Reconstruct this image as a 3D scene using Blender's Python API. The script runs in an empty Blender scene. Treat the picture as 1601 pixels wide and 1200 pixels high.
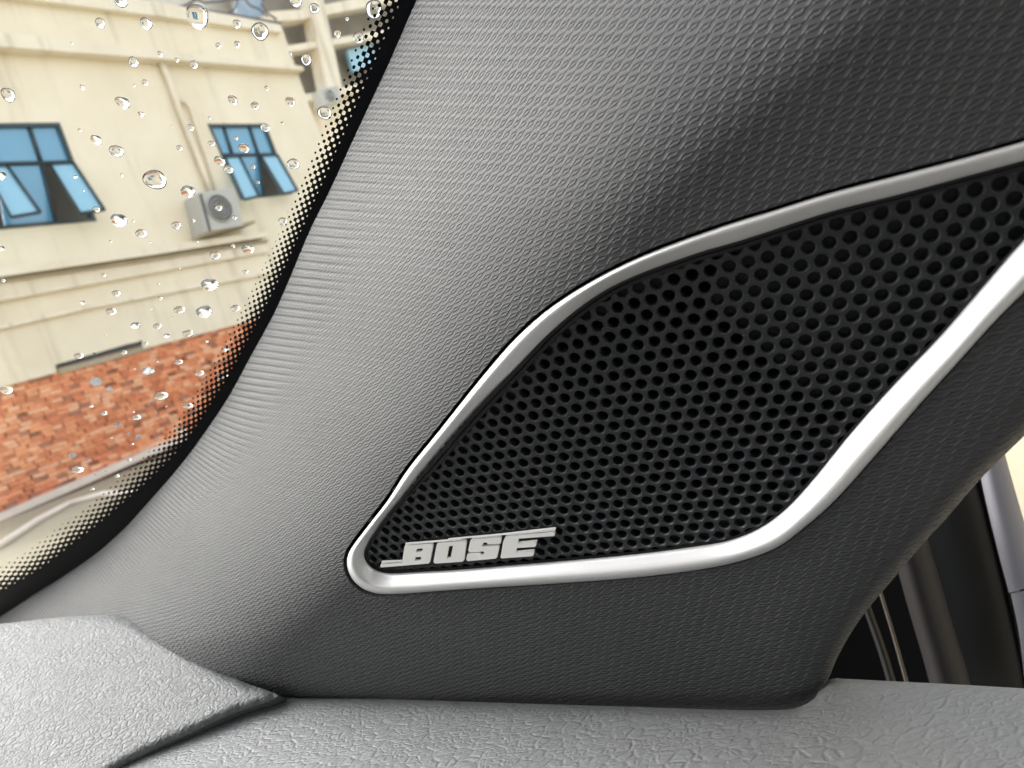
import bpy, bmesh, math, random
import numpy as np
from mathutils import Vector, Matrix
from mathutils.geometry import delaunay_2d_cdt
random.seed(7); np.random.seed(7)
SC = bpy.context.scene
COL = SC.collection

# ------------------------------------------------------------------ camera
F = 1100.0; U0 = 800.0; V0 = 600.0          # focal length and centre, in units of the photo's pixels
S0 = 0.178                                   # metres to the grille plane along the view axis
CAM = np.array([0, 0, 1.25])
UPC = np.array([-.278, -.947, -.163]); UPC /= np.linalg.norm(UPC)      # the world's vertical, as seen by the tilted camera (right, down, forward)
FWC = np.array([0, 0, 1.]) - UPC[2] * UPC; FWC /= np.linalg.norm(FWC)
RTC = np.cross(FWC, -UPC); RTC = RTC if RTC[0] > 0 else -RTC
M3 = np.array([RTC, FWC, UPC])               # rows: world x, y, z from camera (right, down, forward)
def w_of(c): return CAM + M3 @ np.asarray(c, float)
cam = bpy.data.cameras.new('camera'); co = bpy.data.objects.new('camera', cam); COL.objects.link(co)
R = np.column_stack([M3 @ [1, 0, 0], M3 @ [0, -1, 0], M3 @ [0, 0, -1]])
co.matrix_world = Matrix([[*R[0], CAM[0]], [*R[1], CAM[1]], [*R[2], CAM[2]], [0, 0, 0, 1]])
cam.sensor_width = 36; cam.lens = 36 * F / 1601; cam.clip_start = .01; cam.clip_end = 500
cam.dof.use_dof = True; cam.dof.focus_distance = .215; cam.dof.aperture_fstop = 20
SC.camera = co
# ------------------------------------------------------------------ light
wd = bpy.data.worlds.new('World'); SC.world = wd; wd.use_nodes = True
nt = wd.node_tree; nt.nodes.clear()
sky = nt.nodes.new('ShaderNodeTexSky'); sky.sky_type = 'NISHITA'; sky.sun_disc = False
SUNV = M3 @ (np.array([-.86, -.47, .20]) / np.linalg.norm([-.86, -.47, .20]))       # soft bright side of the cloud: left, above, beyond the building
SUN_EL, SUN_AZ = math.asin(SUNV[2]), math.atan2(SUNV[0], SUNV[1])
sky.sun_elevation = SUN_EL; sky.sun_rotation = SUN_AZ; sky.dust_density = 4; sky.air_density = 1.2; sky.ozone_density = 1
hs = nt.nodes.new('ShaderNodeHueSaturation'); hs.inputs['Saturation'].default_value = .3
bg = nt.nodes.new('ShaderNodeBackground'); bg.inputs[1].default_value = .135
wo = nt.nodes.new('ShaderNodeOutputWorld')
nt.links.new(sky.outputs[0], hs.inputs['Color']); nt.links.new(hs.outputs[0], bg.inputs[0]); nt.links.new(bg.outputs[0], wo.inputs[0])
sl = bpy.data.lights.new('sun', 'SUN'); sl.energy = .5; sl.angle = math.radians(60); sl.color = (1, .96, .9)
so = bpy.data.objects.new('sun', sl); COL.objects.link(so)
sd = Vector((math.sin(SUN_AZ) * math.cos(SUN_EL), math.cos(SUN_AZ) * math.cos(SUN_EL), math.sin(SUN_EL)))   # towards the sun
so.rotation_euler = (-sd).to_track_quat('-Z', 'Y').to_euler()
SC.view_settings.view_transform = 'Standard'; SC.view_settings.look = 'None'
SC.view_settings.exposure = 2.14; SC.view_settings.gamma = 1
SC.cycles.max_bounces = 14; SC.cycles.transparent_max_bounces = 16; SC.cycles.transmission_bounces = 10

# ------------------------------------------------------------------ helpers
def ray(u, v): return np.array([(u - U0) / F, (v - V0) / F, 1.])
def at(u, v, q): return w_of(ray(u, v) * S0 / q)
def tag(o, label=None, cat=None, group=None, kind=None):
    if label: o['label'] = label
    if cat: o['category'] = cat
    if group: o['group'] = group
    if kind: o['kind'] = kind
    return o
def obj(name, verts, faces, mat, parent=None, smooth=False, uvs=None, attrs=None):
    me = bpy.data.meshes.new(name)
    me.from_pydata([tuple(map(float, p)) for p in verts], [], [tuple(map(int, f)) for f in faces])
    if mat is not None: me.materials.append(mat)
    if smooth: me.polygons.foreach_set('use_smooth', [True] * len(me.polygons))
    for nm, arr in (uvs or {}).items():
        lay = me.uv_layers.new(name=nm)
        idx = np.empty(len(me.loops), int); me.loops.foreach_get('vertex_index', idx)
        lay.data.foreach_set('uv', np.asarray(arr, float)[idx].ravel())
    me.update()
    o = bpy.data.objects.new(name, me); COL.objects.link(o)
    if parent is not None: o.parent = parent
    return o
def empty(name, loc=(0, 0, 0)):
    o = bpy.data.objects.new(name, None); COL.objects.link(o); o.empty_display_size = .01
    return o
def spline(pts, n, closed=False):
    P = np.asarray(pts, float); k = len(P)
    out = []
    rng = range(k) if closed else range(k - 1)
    for i in rng:
        p0 = P[(i - 1) % k] if closed or i > 0 else 2 * P[0] - P[1]
        p1 = P[i]; p2 = P[(i + 1) % k]
        p3 = P[(i + 2) % k] if closed or i + 2 < k else 2 * P[-1] - P[-2]
        d = [max(np.linalg.norm(b - a), 1e-9) ** .5 for a, b in ((p0, p1), (p1, p2), (p2, p3))]
        t0 = 0; t1 = d[0]; t2 = t1 + d[1]; t3 = t2 + d[2]
        for t in np.linspace(t1, t2, 16, endpoint=False):
            A1 = (t1 - t) / (t1 - t0) * p0 + (t - t0) / (t1 - t0) * p1
            A2 = (t2 - t) / (t2 - t1) * p1 + (t - t1) / (t2 - t1) * p2
            A3 = (t3 - t) / (t3 - t2) * p2 + (t - t2) / (t3 - t2) * p3
            B1 = (t2 - t) / (t2 - t0) * A1 + (t - t0) / (t2 - t0) * A2
            B2 = (t3 - t) / (t3 - t1) * A2 + (t - t1) / (t3 - t1) * A3
            out.append((t2 - t) / (t2 - t1) * B1 + (t - t1) / (t2 - t1) * B2)
    if not closed: out.append(P[-1])
    out = np.array(out)
    if closed: out = np.vstack([out, out[:1]])
    s = np.r_[0, np.cumsum(np.linalg.norm(np.diff(out, axis=0), axis=1))]
    tt = np.linspace(0, s[-1], n + 1 if closed else n)
    r = np.column_stack([np.interp(tt, s, out[:, j]) for j in range(P.shape[1])])
    return r[:-1] if closed else r
def inside(P, poly):
    x, y = P[:, 0], P[:, 1]; c = np.zeros(len(P), bool)
    a = np.asarray(poly); b = np.roll(a, -1, 0)
    for (x1, y1), (x2, y2) in zip(a, b):
        if y1 == y2: continue
        c ^= ((y1 > y) != (y2 > y)) & (x < (x2 - x1) * (y - y1) / (y2 - y1) + x1)
    return c
def segdist(P, line, closed=False):
    """distance to the polyline and arc position of the nearest point"""
    P = np.asarray(P, float); a = np.asarray(line, float); b = np.roll(a, -1, 0)
    if not closed: a = a[:-1]; b = b[:-1]
    L = np.linalg.norm(b - a, axis=1); s0 = np.r_[0, np.cumsum(L)[:-1]]
    best = np.full(len(P), 1e18); arc = np.zeros(len(P))
    for i in range(len(a)):
        if L[i] < 1e-12: continue
        d = (b[i] - a[i]) / L[i]; t = np.clip((P - a[i]) @ d, 0, L[i])
        e = np.linalg.norm(P - a[i] - t[:, None] * d, axis=1)
        m = e < best; best[m] = e[m]; arc[m] = s0[i] + t[m]
    return best, arc
def normals2(line, closed=True):
    a = np.asarray(line)
    t = (np.roll(a, -1, 0) - np.roll(a, 1, 0)) if closed else np.gradient(a, axis=0)
    t /= np.linalg.norm(t, axis=1)[:, None] + 1e-12
    return np.column_stack([-t[:, 1], t[:, 0]])

class X:     # node expressions: X + X, X * 2 ... become Math nodes
    def __init__(s, nt, sock): s.nt = nt; s.s = sock
    def op(s, kind, *o):
        n = s.nt.nodes.new('ShaderNodeMath'); n.operation = kind
        for i, v in enumerate((s,) + o):
            if isinstance(v, X): s.nt.links.new(v.s, n.inputs[i])
            else: n.inputs[i].default_value = float(v)
        return X(s.nt, n.outputs[0])
    def __add__(s, o): return s.op('ADD', o)
    __radd__ = __add__
    def __mul__(s, o): return s.op('MULTIPLY', o)
    __rmul__ = __mul__
    def __sub__(s, o): return s.op('SUBTRACT', o)
    def __rsub__(s, o): return (s * -1) + o
    def __truediv__(s, o): return s.op('DIVIDE', o)
    def clamp(s):
        r = s.op('ADD', 0); r.s.node.use_clamp = True; return r
    def maxi(s, o): return s.op('MAXIMUM', o)
    def mini(s, o): return s.op('MINIMUM', o)
    def smooth(s, a, b):
        n = s.nt.nodes.new('ShaderNodeMapRange'); n.interpolation_type = 'SMOOTHSTEP'
        s.nt.links.new(s.s, n.inputs[0]); n.inputs[1].default_value = a; n.inputs[2].default_value = b
        return X(s.nt, n.outputs[0])
def mat(name, col=(.5, .5, .5), rough=.5, metal=0, spec=.5, **kw):
    m = bpy.data.materials.new(name); m.use_nodes = True
    b = m.node_tree.nodes['Principled BSDF']
    b.inputs['Base Color'].default_value = (*col, 1); b.inputs['Roughness'].default_value = rough
    b.inputs['Metallic'].default_value = metal; b.inputs['Specular IOR Level'].default_value = spec
    for k, v in kw.items(): b.inputs[k.replace('_', ' ')].default_value = v
    return m
def nd(m, kind): return m.node_tree.nodes.new(kind)
def lk(m, a, b): m.node_tree.links.new(a, b)
def bsdf(m): return m.node_tree.nodes['Principled BSDF']
def noise(m, scale, detail=4, vec=None, rough=.5, dist=0):
    n = nd(m, 'ShaderNodeTexNoise'); n.inputs['Scale'].default_value = scale; n.inputs['Detail'].default_value = detail
    n.inputs['Roughness'].default_value = rough; n.inputs['Distortion'].default_value = dist
    if vec is None:
        g = nd(m, 'ShaderNodeNewGeometry'); vec = g.outputs['Position']
    lk(m, vec, n.inputs['Vector']); return n
def ramp(m, fac, stops):
    r = nd(m, 'ShaderNodeValToRGB'); e = r.color_ramp.elements
    while len(e) < len(stops): e.new(.5)
    for k, (p, c) in enumerate(stops): e[k].position = p; e[k].color = (*c, 1)
    lk(m, fac, r.inputs[0]); return r.outputs[0]
def bump(m, height, dist, strength=1.0):
    b = nd(m, 'ShaderNodeBump'); b.inputs['Distance'].default_value = dist; b.inputs['Strength'].default_value = strength
    lk(m, height, b.inputs['Height']); lk(m, b.outputs[0], bsdf(m).inputs['Normal']); return b

# ------------------------------------------------------------------ materials
def dust(m, scale, size, amount, col=(.45, .44, .42)):
    """specks of lint and dust, laid over whatever colour the material has"""
    b = bsdf(m); c = b.inputs['Base Color']; g = nd(m, 'ShaderNodeNewGeometry')
    v = nd(m, 'ShaderNodeTexVoronoi'); v.inputs['Scale'].default_value = scale; lk(m, g.outputs['Position'], v.inputs['Vector'])
    sc = nd(m, 'ShaderNodeSeparateColor'); lk(m, v.outputs['Color'], sc.inputs[0]); t = m.node_tree
    a = (1 - X(t, v.outputs['Distance']).smooth(size * .6, size)) * X(t, sc.outputs[0]).smooth(1 - amount, 1 - amount + .01)
    mx = nd(m, 'ShaderNodeMix'); mx.data_type = 'RGBA'; lk(m, a.s, mx.inputs[0]); mx.inputs[7].default_value = (*col, 1)
    if c.links: lk(m, c.links[0].from_socket, mx.inputs[6])
    else: mx.inputs[6].default_value = c.default_value
    lk(m, mx.outputs[2], c)
def woven_plastic():
    m = mat('pillar_plastic', (.050, .052, .056), .58, spec=.36)
    uv = nd(m, 'ShaderNodeUVMap'); uv.uv_map = 'weave'
    sp = nd(m, 'ShaderNodeSeparateXYZ'); lk(m, uv.outputs[0], sp.inputs[0])
    nt = m.node_tree
    wn = noise(m, 1.3, 2, uv.outputs[0])
    wsep = nd(m, 'ShaderNodeSeparateColor'); lk(m, wn.outputs['Color'], wsep.inputs[0])
    u = X(nt, sp.outputs[0]) + (X(nt, wsep.outputs[0]) - .5) * .16; v = X(nt, sp.outputs[1]) + (X(nt, wsep.outputs[1]) - .5) * .16
    row = v.op('FLOOR'); fy = 1 - (v - row)
    uu = u + row * .42; cell = uu.op('FLOOR'); fx = uu - cell
    def seg(ax, ay, bx, by, w, ox=0):
        dx, dy = bx - ax, by - ay; L2 = dx * dx + dy * dy
        px = fx - (ax + ox); py = fy - ay
        t = ((px * dx + py * dy) * (1 / L2)).clamp()
        ex = px - t * dx; ey = (py - t * dy) * .8
        d = (ex * ex + ey * ey).op('SQRT')
        return 1 - d.smooth(w * .15, w)
    h = None
    for sg, a in (((.24, .06, .16, .64, .125), 1.0), ((.16, .64, .64, .90, .12), 1.0), ((.64, .90, .68, .66, .11), .8), ((.48, .22, .70, .46, .16), .55)):
        e = seg(*sg) * a; h = e if h is None else h.maxi(e)
    cv = nd(m, 'ShaderNodeCombineXYZ'); lk(m, cell.s, cv.inputs[0]); lk(m, row.s, cv.inputs[1])
    wh = nd(m, 'ShaderNodeTexWhiteNoise'); wh.noise_dimensions = '2D'; lk(m, cv.outputs[0], wh.inputs['Vector'])
    h = h * (X(nt, wh.outputs['Value']) * .2 + .85)
    # towards the windscreen the moulding runs out into fine ribs
    ue = nd(m, 'ShaderNodeUVMap'); ue.uv_map = 'edge'; se = nd(m, 'ShaderNodeSeparateXYZ'); lk(m, ue.outputs[0], se.inputs[0])
    k = X(nt, se.outputs[0]).smooth(.70, .96) * .6
    rib = 1 - (fy - .5).op('ABSOLUTE').smooth(.12, .42)
    h = h * (1 - k) + rib * k * .8
    fine = noise(m, 9, 3, uv.outputs[0])
    hh = h + X(nt, fine.outputs[0]) * .10
    bump(m, hh.s, .00075, 1.0)
    # dust and handling wear: small tonal wander of the plastic
    n2 = noise(m, 25, 5)
    lk(m, ramp(m, n2.outputs[0], [(.3, (.041, .043, .047)), (.7, (.049, .051, .055))]), bsdf(m).inputs['Base Color'])
    return m
def leather(name, col, scale, stretch, ang, dist, warp=.3, fine=1.0, rough=.55):
    m = mat(name, col, rough, spec=.4)
    uv = nd(m, 'ShaderNodeUVMap'); uv.uv_map = 'weave'
    mp = nd(m, 'ShaderNodeMapping'); mp.inputs['Rotation'].default_value[2] = ang; mp.inputs['Scale'].default_value = (1, stretch, 1)
    wn = noise(m, scale * .55, 3, uv.outputs[0])
    ad = nd(m, 'ShaderNodeVectorMath'); ad.operation = 'MULTIPLY_ADD'
    lk(m, wn.outputs['Color'], ad.inputs[0]); ad.inputs[1].default_value = (warp / scale,) * 3; lk(m, uv.outputs[0], ad.inputs[2])
    lk(m, ad.outputs[0], mp.inputs[0])
    nt = m.node_tree
    def vor(sc, rnd=1.0):
        v = nd(m, 'ShaderNodeTexVoronoi'); v.feature = 'DISTANCE_TO_EDGE'; v.inputs['Scale'].default_value = sc
        v.inputs['Randomness'].default_value = rnd
        lk(m, mp.outputs[0], v.inputs['Vector']); return X(nt, v.outputs['Distance'])
    a = vor(scale).smooth(0, .21); b = vor(scale * 1.9).smooth(0, .24)
    big = X(nt, noise(m, scale * .35, 2, uv.outputs[0]).outputs[0]).smooth(.38, .62)
    n = X(nt, noise(m, scale * 5, 4, uv.outputs[0], .65).outputs[0])
    h = a * (.45 + big * .55) + b * (.62 - big * .3) + n * .45 * fine
    bump(m, h.s, dist, 1)
    cr = X(nt, noise(m, scale * .2, 5, uv.outputs[0]).outputs[0])
    lk(m, ramp(m, cr.s, [(.3, tuple(c * .93 for c in col)), (.7, tuple(min(1, c * 1.05) for c in col))]), bsdf(m).inputs['Base Color'])
    return m
M = {}
M['weave'] = woven_plastic()
M['cap'] = leather('dash_cap_skin', (.112, .118, .121), 290, 1.7, .15, .00024, 1.0, .8)
M['pad'] = leather('dash_pad_skin', (.138, .145, .148), 200, 1.75, -.62, .00024, .45, .5)
M['black'] = mat('black_plastic', (.008, .009, .010), .5, spec=.3)
M['plate'] = mat('grille_black', (.022, .024, .028), .42, spec=.45)
lk(M['plate'], ramp(M['plate'], noise(M['plate'], 90, 4).outputs[0], [(.3, (.013, .015, .018)), (.75, (.019, .021, .024))]), bsdf(M['plate']).inputs['Base Color'])
bump(M['plate'], noise(M['plate'], 5000, 3).outputs[0], .00004, .6)
dust(M['plate'], 900, .14, .02); dust(M['weave'], 700, .13, .006); dust(M['pad'], 800, .13, .012, (.6, .6, .58)); dust(M['cap'], 800, .12, .008, (.6, .6, .58))
M['hole_edge_lit'] = mat('lit_hole_edge', (.05, .052, .056), .28, spec=.8)  # rims coloured lighter than the plate to imitate light caught on them
M['void'] = mat('cloth_and_gap_shade', (.003, .003, .004), .9, spec=.1)  # near black: speaker cloth, also the coloured-in shade of the door gap
M['silver'] = mat('satin_silver', (.70, .70, .707), .40, metal=.5)
bump(M['silver'], noise(M['silver'], 9000, 3).outputs[0], .00002, .5)
M['badge'] = mat('brushed_metal', (.92, .92, .90), .40, metal=.2)
M['rubber'] = mat('rubber', (.011, .010, .010), .6, spec=.3)
bump(M['rubber'], noise(M['rubber'], 1500, 3).outputs[0], .0001, .5)
M['rubber_lit'] = mat('lit_rubber_edge', (.06, .05, .04), .5)  # lighter brown copy of the rubber: light on the seal lip, coloured in
M['lilac'] = mat('door_trim_grey', (.15, .15, .17), .6)
M['frit'] = mat('frit_black', (.003, .004, .006), .6, spec=.12)
def paint(name, c1, c2, sc, rough=.85, bd=.002, bs=60, streak=0):
    m = mat(name, c1, rough, spec=.25)
    c = ramp(m, noise(m, sc, 6, rough=.62).outputs[0], [(.32, c1), (.68, c2)])
    if streak:      # rain streaks and grime, running down the wall
        g = nd(m, 'ShaderNodeNewGeometry'); mp = nd(m, 'ShaderNodeMapping'); mp.inputs['Scale'].default_value = (3.2, 3.2, .28); lk(m, g.outputs['Position'], mp.inputs[0])
        a = X(m.node_tree, noise(m, 1.4, 6, mp.outputs[0], .6).outputs[0]).smooth(.50, .72) * X(m.node_tree, noise(m, .5, 4).outputs[0]).smooth(.35, .65) * streak
        mx = nd(m, 'ShaderNodeMix'); mx.data_type = 'RGBA'; lk(m, a.s, mx.inputs[0]); lk(m, c, mx.inputs[6]); mx.inputs[7].default_value = (.30, .25, .18, 1); c = mx.outputs[2]
    lk(m, c, bsdf(m).inputs['Base Color'])
    bump(m, noise(m, bs, 5).outputs[0], bd, .6); return m
M['cream'] = paint('cream_render', (.76, .675, .52), (.84, .765, .61), 1.1, streak=.45)
M['cream2'] = paint('cream_trim', (.75, .67, .53), (.84, .77, .63), 2, streak=.6)
M['dark_cream'] = paint('dark_cream_render', (.33, .27, .18), (.46, .40, .29), 1.6)  # darker cream for strips under cornice and ledge, sill and bracket
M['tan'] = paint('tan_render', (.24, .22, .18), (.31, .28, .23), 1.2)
M['ground'] = paint('concrete', (.30, .265, .19), (.38, .34, .25), .8)
M['winframe'] = mat('dark_window_frame', (.03, .045, .05), .4)
M['pane'] = mat('blue_window_glass', (.11, .31, .48), .12, spec=.7)
M['pane_light'] = mat('blue_sash_glass', (.26, .50, .64), .12, spec=.7)
M['room'] = mat('dark_room', (.03, .035, .04), .8)
M['ac'] = mat('ac_casing', (.46, .46, .43), .5)
M['acdark'] = mat('ac_fan', (.07, .07, .07), .6)
M['mortar'] = paint('brick_mortar', (.34, .16, .10), (.44, .23, .14), 6, bd=.01, bs=20)
for k, c in enumerate([(.62, .21, .09), (.70, .28, .13), (.52, .17, .075), (.74, .38, .22), (.36, .15, .09)]):
    M['brick%d' % k] = paint('fired_brick_%s' % 'abcde'[k], c, tuple(min(1, x * 1.25 + .02) for x in c), 14, bd=.006, bs=30)
M['slot'] = mat('dark_slot', (.05, .055, .06), .8)
M['metalrail'] = mat('dark_rail', (.09, .09, .10), .5)
M['bluegrey'] = paint('faded_blue_sheet', (.20, .30, .42), (.42, .48, .54), 2.5)
M['palegrey'] = paint('pale_grey_roof', (.48, .46, .42), (.62, .60, .55), 2)
M['kerb'] = paint('white_kerb', (.68, .58, .50), (.76, .68, .60), 4)
M['headliner'] = mat('headliner', (.6, .6, .58), .9)
M['seat'] = mat('seat_fabric', (.16, .16, .16), .8)
M['bonnet'] = mat('bonnet_paint', (.05, .05, .055), .25)
def glass_thin():
    m = bpy.data.materials.new('windscreen_glass'); m.use_nodes = True; n = m.node_tree.nodes; n.clear()
    o = n.new('ShaderNodeOutputMaterial'); mix = n.new('ShaderNodeMixShader'); t = n.new('ShaderNodeBsdfTransparent'); g = n.new('ShaderNodeBsdfGlossy')
    t.inputs[0].default_value = (.96, .975, .965, 1); g.inputs['Roughness'].default_value = .0
    ge = n.new('ShaderNodeNewGeometry'); dp = n.new('ShaderNodeVectorMath'); dp.operation = 'DOT_PRODUCT'
    m.node_tree.links.new(ge.outputs['Incoming'], dp.inputs[0]); m.node_tree.links.new(ge.outputs['Normal'], dp.inputs[1])
    fz = (1 - X(m.node_tree, dp.outputs['Value']).op('ABSOLUTE')).op('POWER', 5) * .95 + .05      # Schlick
    l = m.node_tree.links; l.new(fz.s, mix.inputs[0]); l.new(t.outputs[0], mix.inputs[1]); l.new(g.outputs[0], mix.inputs[2]); l.new(mix.outputs[0], o.inputs[0])
    return m
M['glass'] = glass_thin()
M['water'] = mat('water', (1, 1, 1), .0, IOR=1.33, Transmission_Weight=1.0)
def halftone():
    m = mat('frit_dot_print', (.003, .004, .006), .6, spec=.12)
    nt = m.node_tree; n = nt.nodes
    uv = nd(m, 'ShaderNodeUVMap'); uv.uv_map = 'dots'; s = nd(m, 'ShaderNodeSeparateXYZ'); lk(m, uv.outputs[0], s.inputs[0])
    uv2 = nd(m, 'ShaderNodeUVMap'); uv2.uv_map = 'fade'; s2 = nd(m, 'ShaderNodeSeparateXYZ'); lk(m, uv2.outputs[0], s2.inputs[0])
    a = X(nt, s.outputs[0]); b = X(nt, s.outputs[1]); t = X(nt, s2.outputs[0])
    g = (a * (2 * math.pi)).op('COSINE') * (b * math.pi).op('COSINE')
    thr = t * 1.75 - .86                       # t 0 at the solid band, 1 at the clear glass
    al = (g - thr).smooth(-.08, .08)
    tr = n.new('ShaderNodeBsdfTransparent'); mx = n.new('ShaderNodeMixShader')
    lk(m, al.s, mx.inputs[0]); lk(m, tr.outputs[0], mx.inputs[1]); lk(m, bsdf(m).outputs[0], mx.inputs[2])
    lk(m, mx.outputs[0], n['Material Output'].inputs[0]); return m
M['dots'] = halftone()

# ------------------------------------------------------------------ the traced lines of the car interior (photo units)
PN = (.320, -.583)                      # grille plane: q = 1 + a x + b y
GN = (.585, .03, -.50)                 # windscreen plane
E_EDGE = spline([(760, -220), (700, -100), (651, 0), (607, 100), (560, 200), (514, 300), (486, 356), (446, 450), (428, 490), (392, 556), (352, 628), (301, 702), (270, 741), (225, 792), (198, 822), (169, 849),
                 (146, 869), (87, 910), (37, 941), (4, 963), (-60, 1000), (-200, 1075)], 260)
B_EDGE = spline([(735, -220), (674, -100), (627, 0), (595, 72), (563, 148), (497, 300), (432, 443), (402, 502), (358, 583), (300, 674), (276, 705), (236, 746), (191, 786), (150, 821), (115, 847), (88, 869), (52, 895), (4, 922), (-60, 956), (-200, 1020)], 260)
def qg(P): return GN[0] + GN[1] * (P[:, 0] - U0) / F + GN[2] * (P[:, 1] - V0) / F
def qp(P): return 1 + PN[0] * (P[:, 0] - U0) / F + PN[1] * (P[:, 1] - V0) / F
RIM = spline([(1900, 430), (1750, 545), (1668, 615), (1600, 682), (1533, 748), (1473, 817), (1454, 837), (1400, 900), (1342, 971), (1308, 1029), (1296, 1058), (1279, 1088), (1254, 1106), (1217, 1113), (1100, 1113), (900, 1112), (700, 1107), (500, 1101), (350, 1098)], 200)
def qpil(P):
    P = np.asarray(P, float)
    d, _ = segdist(P, E_EDGE)
    D = 570 - .26 * np.clip(P[:, 1], -100, 1000)
    D = D + 130 * np.clip(1 - P[:, 1] / 330, 0, 1) ** 1.3
    w = np.clip(1 - d / D, 0, 1) ** 1.9
    q = qp(P) * (1 - w) + qg(P) * 1.012 * w
    dr, _ = segdist(P, RIM)
    r = 24.0; e = np.clip(1 - dr / r, 0, 1)
    q = q * (1 - .045 * (1 - np.sqrt(np.clip(1 - e ** 2, 0, 1))))
    e2 = np.clip(1 - dr / 110, 0, 1); q = q * (1 - .012 * e2 ** 2)
    return q
def W3(P, q):
    P = np.asarray(P, float)
    r = np.column_stack([(P[:, 0] - U0) / F, (P[:, 1] - V0) / F, np.ones(len(P))]) * (S0 / q)[:, None]
    return CAM + r @ M3.T
# outward (towards the cabin) normal of the grille plane
NP = np.array([PN[0], PN[1], 1.]); NP /= np.linalg.norm(NP); NPW = -(M3 @ NP)
HEXR = -.359115; HEXS = .0225932 * S0; HEXO = (965.1, 567.5)
ee = np.array([1, 0, 0.]) - NP[0] * NP; ee /= np.linalg.norm(ee); gg = np.cross(NP, ee)
AX = math.cos(HEXR) * ee + math.sin(HEXR) * gg; BX = math.cos(HEXR + 2 * math.pi / 3) * ee + math.sin(HEXR + 2 * math.pi / 3) * gg
AYX = math.cos(HEXR + math.pi / 2) * ee + math.sin(HEXR + math.pi / 2) * gg
def plane_mm(P):
    P = np.asarray(P, float); x = (P[:, 0] - U0) / F; y = (P[:, 1] - V0) / F; Z = 1 / (1 + PN[0] * x + PN[1] * y)
    C = np.column_stack([x * Z, y * Z, Z]) * S0
    return np.column_stack([C @ AX, C @ AYX]) * 1000

def patch(name, outer, holes, qf, matl, parent=None, step=10, skirt=.01, skdir=None, uv=True, uvf=None, holedepth=.004):
    """a curved skin cut to a traced outline, with turned-in edges"""
    outer = np.asarray(outer); lo = outer.min(0); hi = outer.max(0)
    g = np.array([(x + (step / 2 if j % 2 else 0), y) for j, y in enumerate(np.arange(lo[1], hi[1], step * .9)) for x in np.arange(lo[0], hi[0], step)])
    ok = inside(g, outer); d, _ = segdist(g, outer, True); ok &= d > step * .45
    for h in holes:
        ok &= ~inside(g, h); d, _ = segdist(g, h, True); ok &= d > step * .45
    # finer rows next to the rim, so the rounding stays smooth
    g = g[ok]
    loops = [outer] + [np.asarray(h) for h in holes]
    V = np.vstack(loops + [g]); ed = []; k = 0
    for L in loops:
        ed += [(k + i, k + (i + 1) % len(L)) for i in range(len(L))]; k += len(L)
    r = delaunay_2d_cdt([Vector(p) for p in V], ed, [], 0, 1e-4, True)
    P = np.array([tuple(p) for p in r[0]]); T = np.array(r[2])
    c = P[T].mean(1); keep = inside(c, outer)
    for h in holes: keep &= ~inside(c, h)
    T = T[keep]
    # face the camera: in photo space y is down
    ar = (P[T[:, 1]] - P[T[:, 0]]); br = (P[T[:, 2]] - P[T[:, 0]])
    flip = (ar[:, 0] * br[:, 1] - ar[:, 1] * br[:, 0]) > 0
    T[flip] = T[flip][:, ::-1]
    w3 = W3(P, qf(P)); verts = list(w3); faces = [tuple(t) for t in T]
    uvp = list((uvf or plane_mm)(P))
    # skirts
    from_orig = {}
    for li, L in enumerate(loops):
        base = len(verts); dd = -NPW if skdir is None else skdir
        LW = W3(L, qf(L)); n = len(L); dep = skirt if li == 0 else holedepth
        uvl = (uvf or plane_mm)(L)
        for i in range(n): verts.append(LW[i]); uvp.append(uvl[i])
        for i in range(n): verts.append(LW[i] + dd * dep); uvp.append(uvl[i])
        for i in range(n):
            j = (i + 1) % n; faces.append((base + i, base + j, base + n + j, base + n + i))
    U = {'weave': np.array(uvp)}
    if name == 'cover_panel':
        pp_ = np.vstack([P] + [np.vstack([L, L]) for L in loops]); dm, _ = segdist(plane_mm(pp_), E_MM)
        U['edge'] = np.column_stack([np.clip(1 - dm / 62, 0, 1), np.zeros(len(pp_))])
    return obj(name, verts, faces, matl, parent, True, U)

# texture coordinates of the weave: rows run square to the windscreen edge and relax into the flat of the grille
E_MM = plane_mm(E_EDGE[np.linspace(0, 259, 90).astype(int)])
i0 = np.argmin(np.abs(E_EDGE[np.linspace(0, 259, 90).astype(int)][:, 1] - 100)); i1 = np.argmin(np.abs(E_EDGE[np.linspace(0, 259, 90).astype(int)][:, 1] - 560))
SDIR = E_MM[i1] - E_MM[i0]; SDIR /= np.linalg.norm(SDIR); TDIR = np.array([SDIR[1], -SDIR[0]])
if TDIR[0] < 0: TDIR = -TDIR
ARC0 = np.r_[0, np.cumsum(np.linalg.norm(np.diff(E_MM, axis=0), axis=1))][i0]
i2 = np.argmin(np.abs(E_EDGE[np.linspace(0, 259, 90).astype(int)][:, 1] - 640))
ARC2 = np.r_[0, np.cumsum(np.linalg.norm(np.diff(E_MM, axis=0), axis=1))]
_a, _b = plane_mm([(900, 400), (1000, 409)]); RDIR = _b - _a; RDIR /= np.linalg.norm(RDIR); VDIR = np.array([-RDIR[1], RDIR[0]])
if VDIR @ SDIR < 0: VDIR = -VDIR
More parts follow.
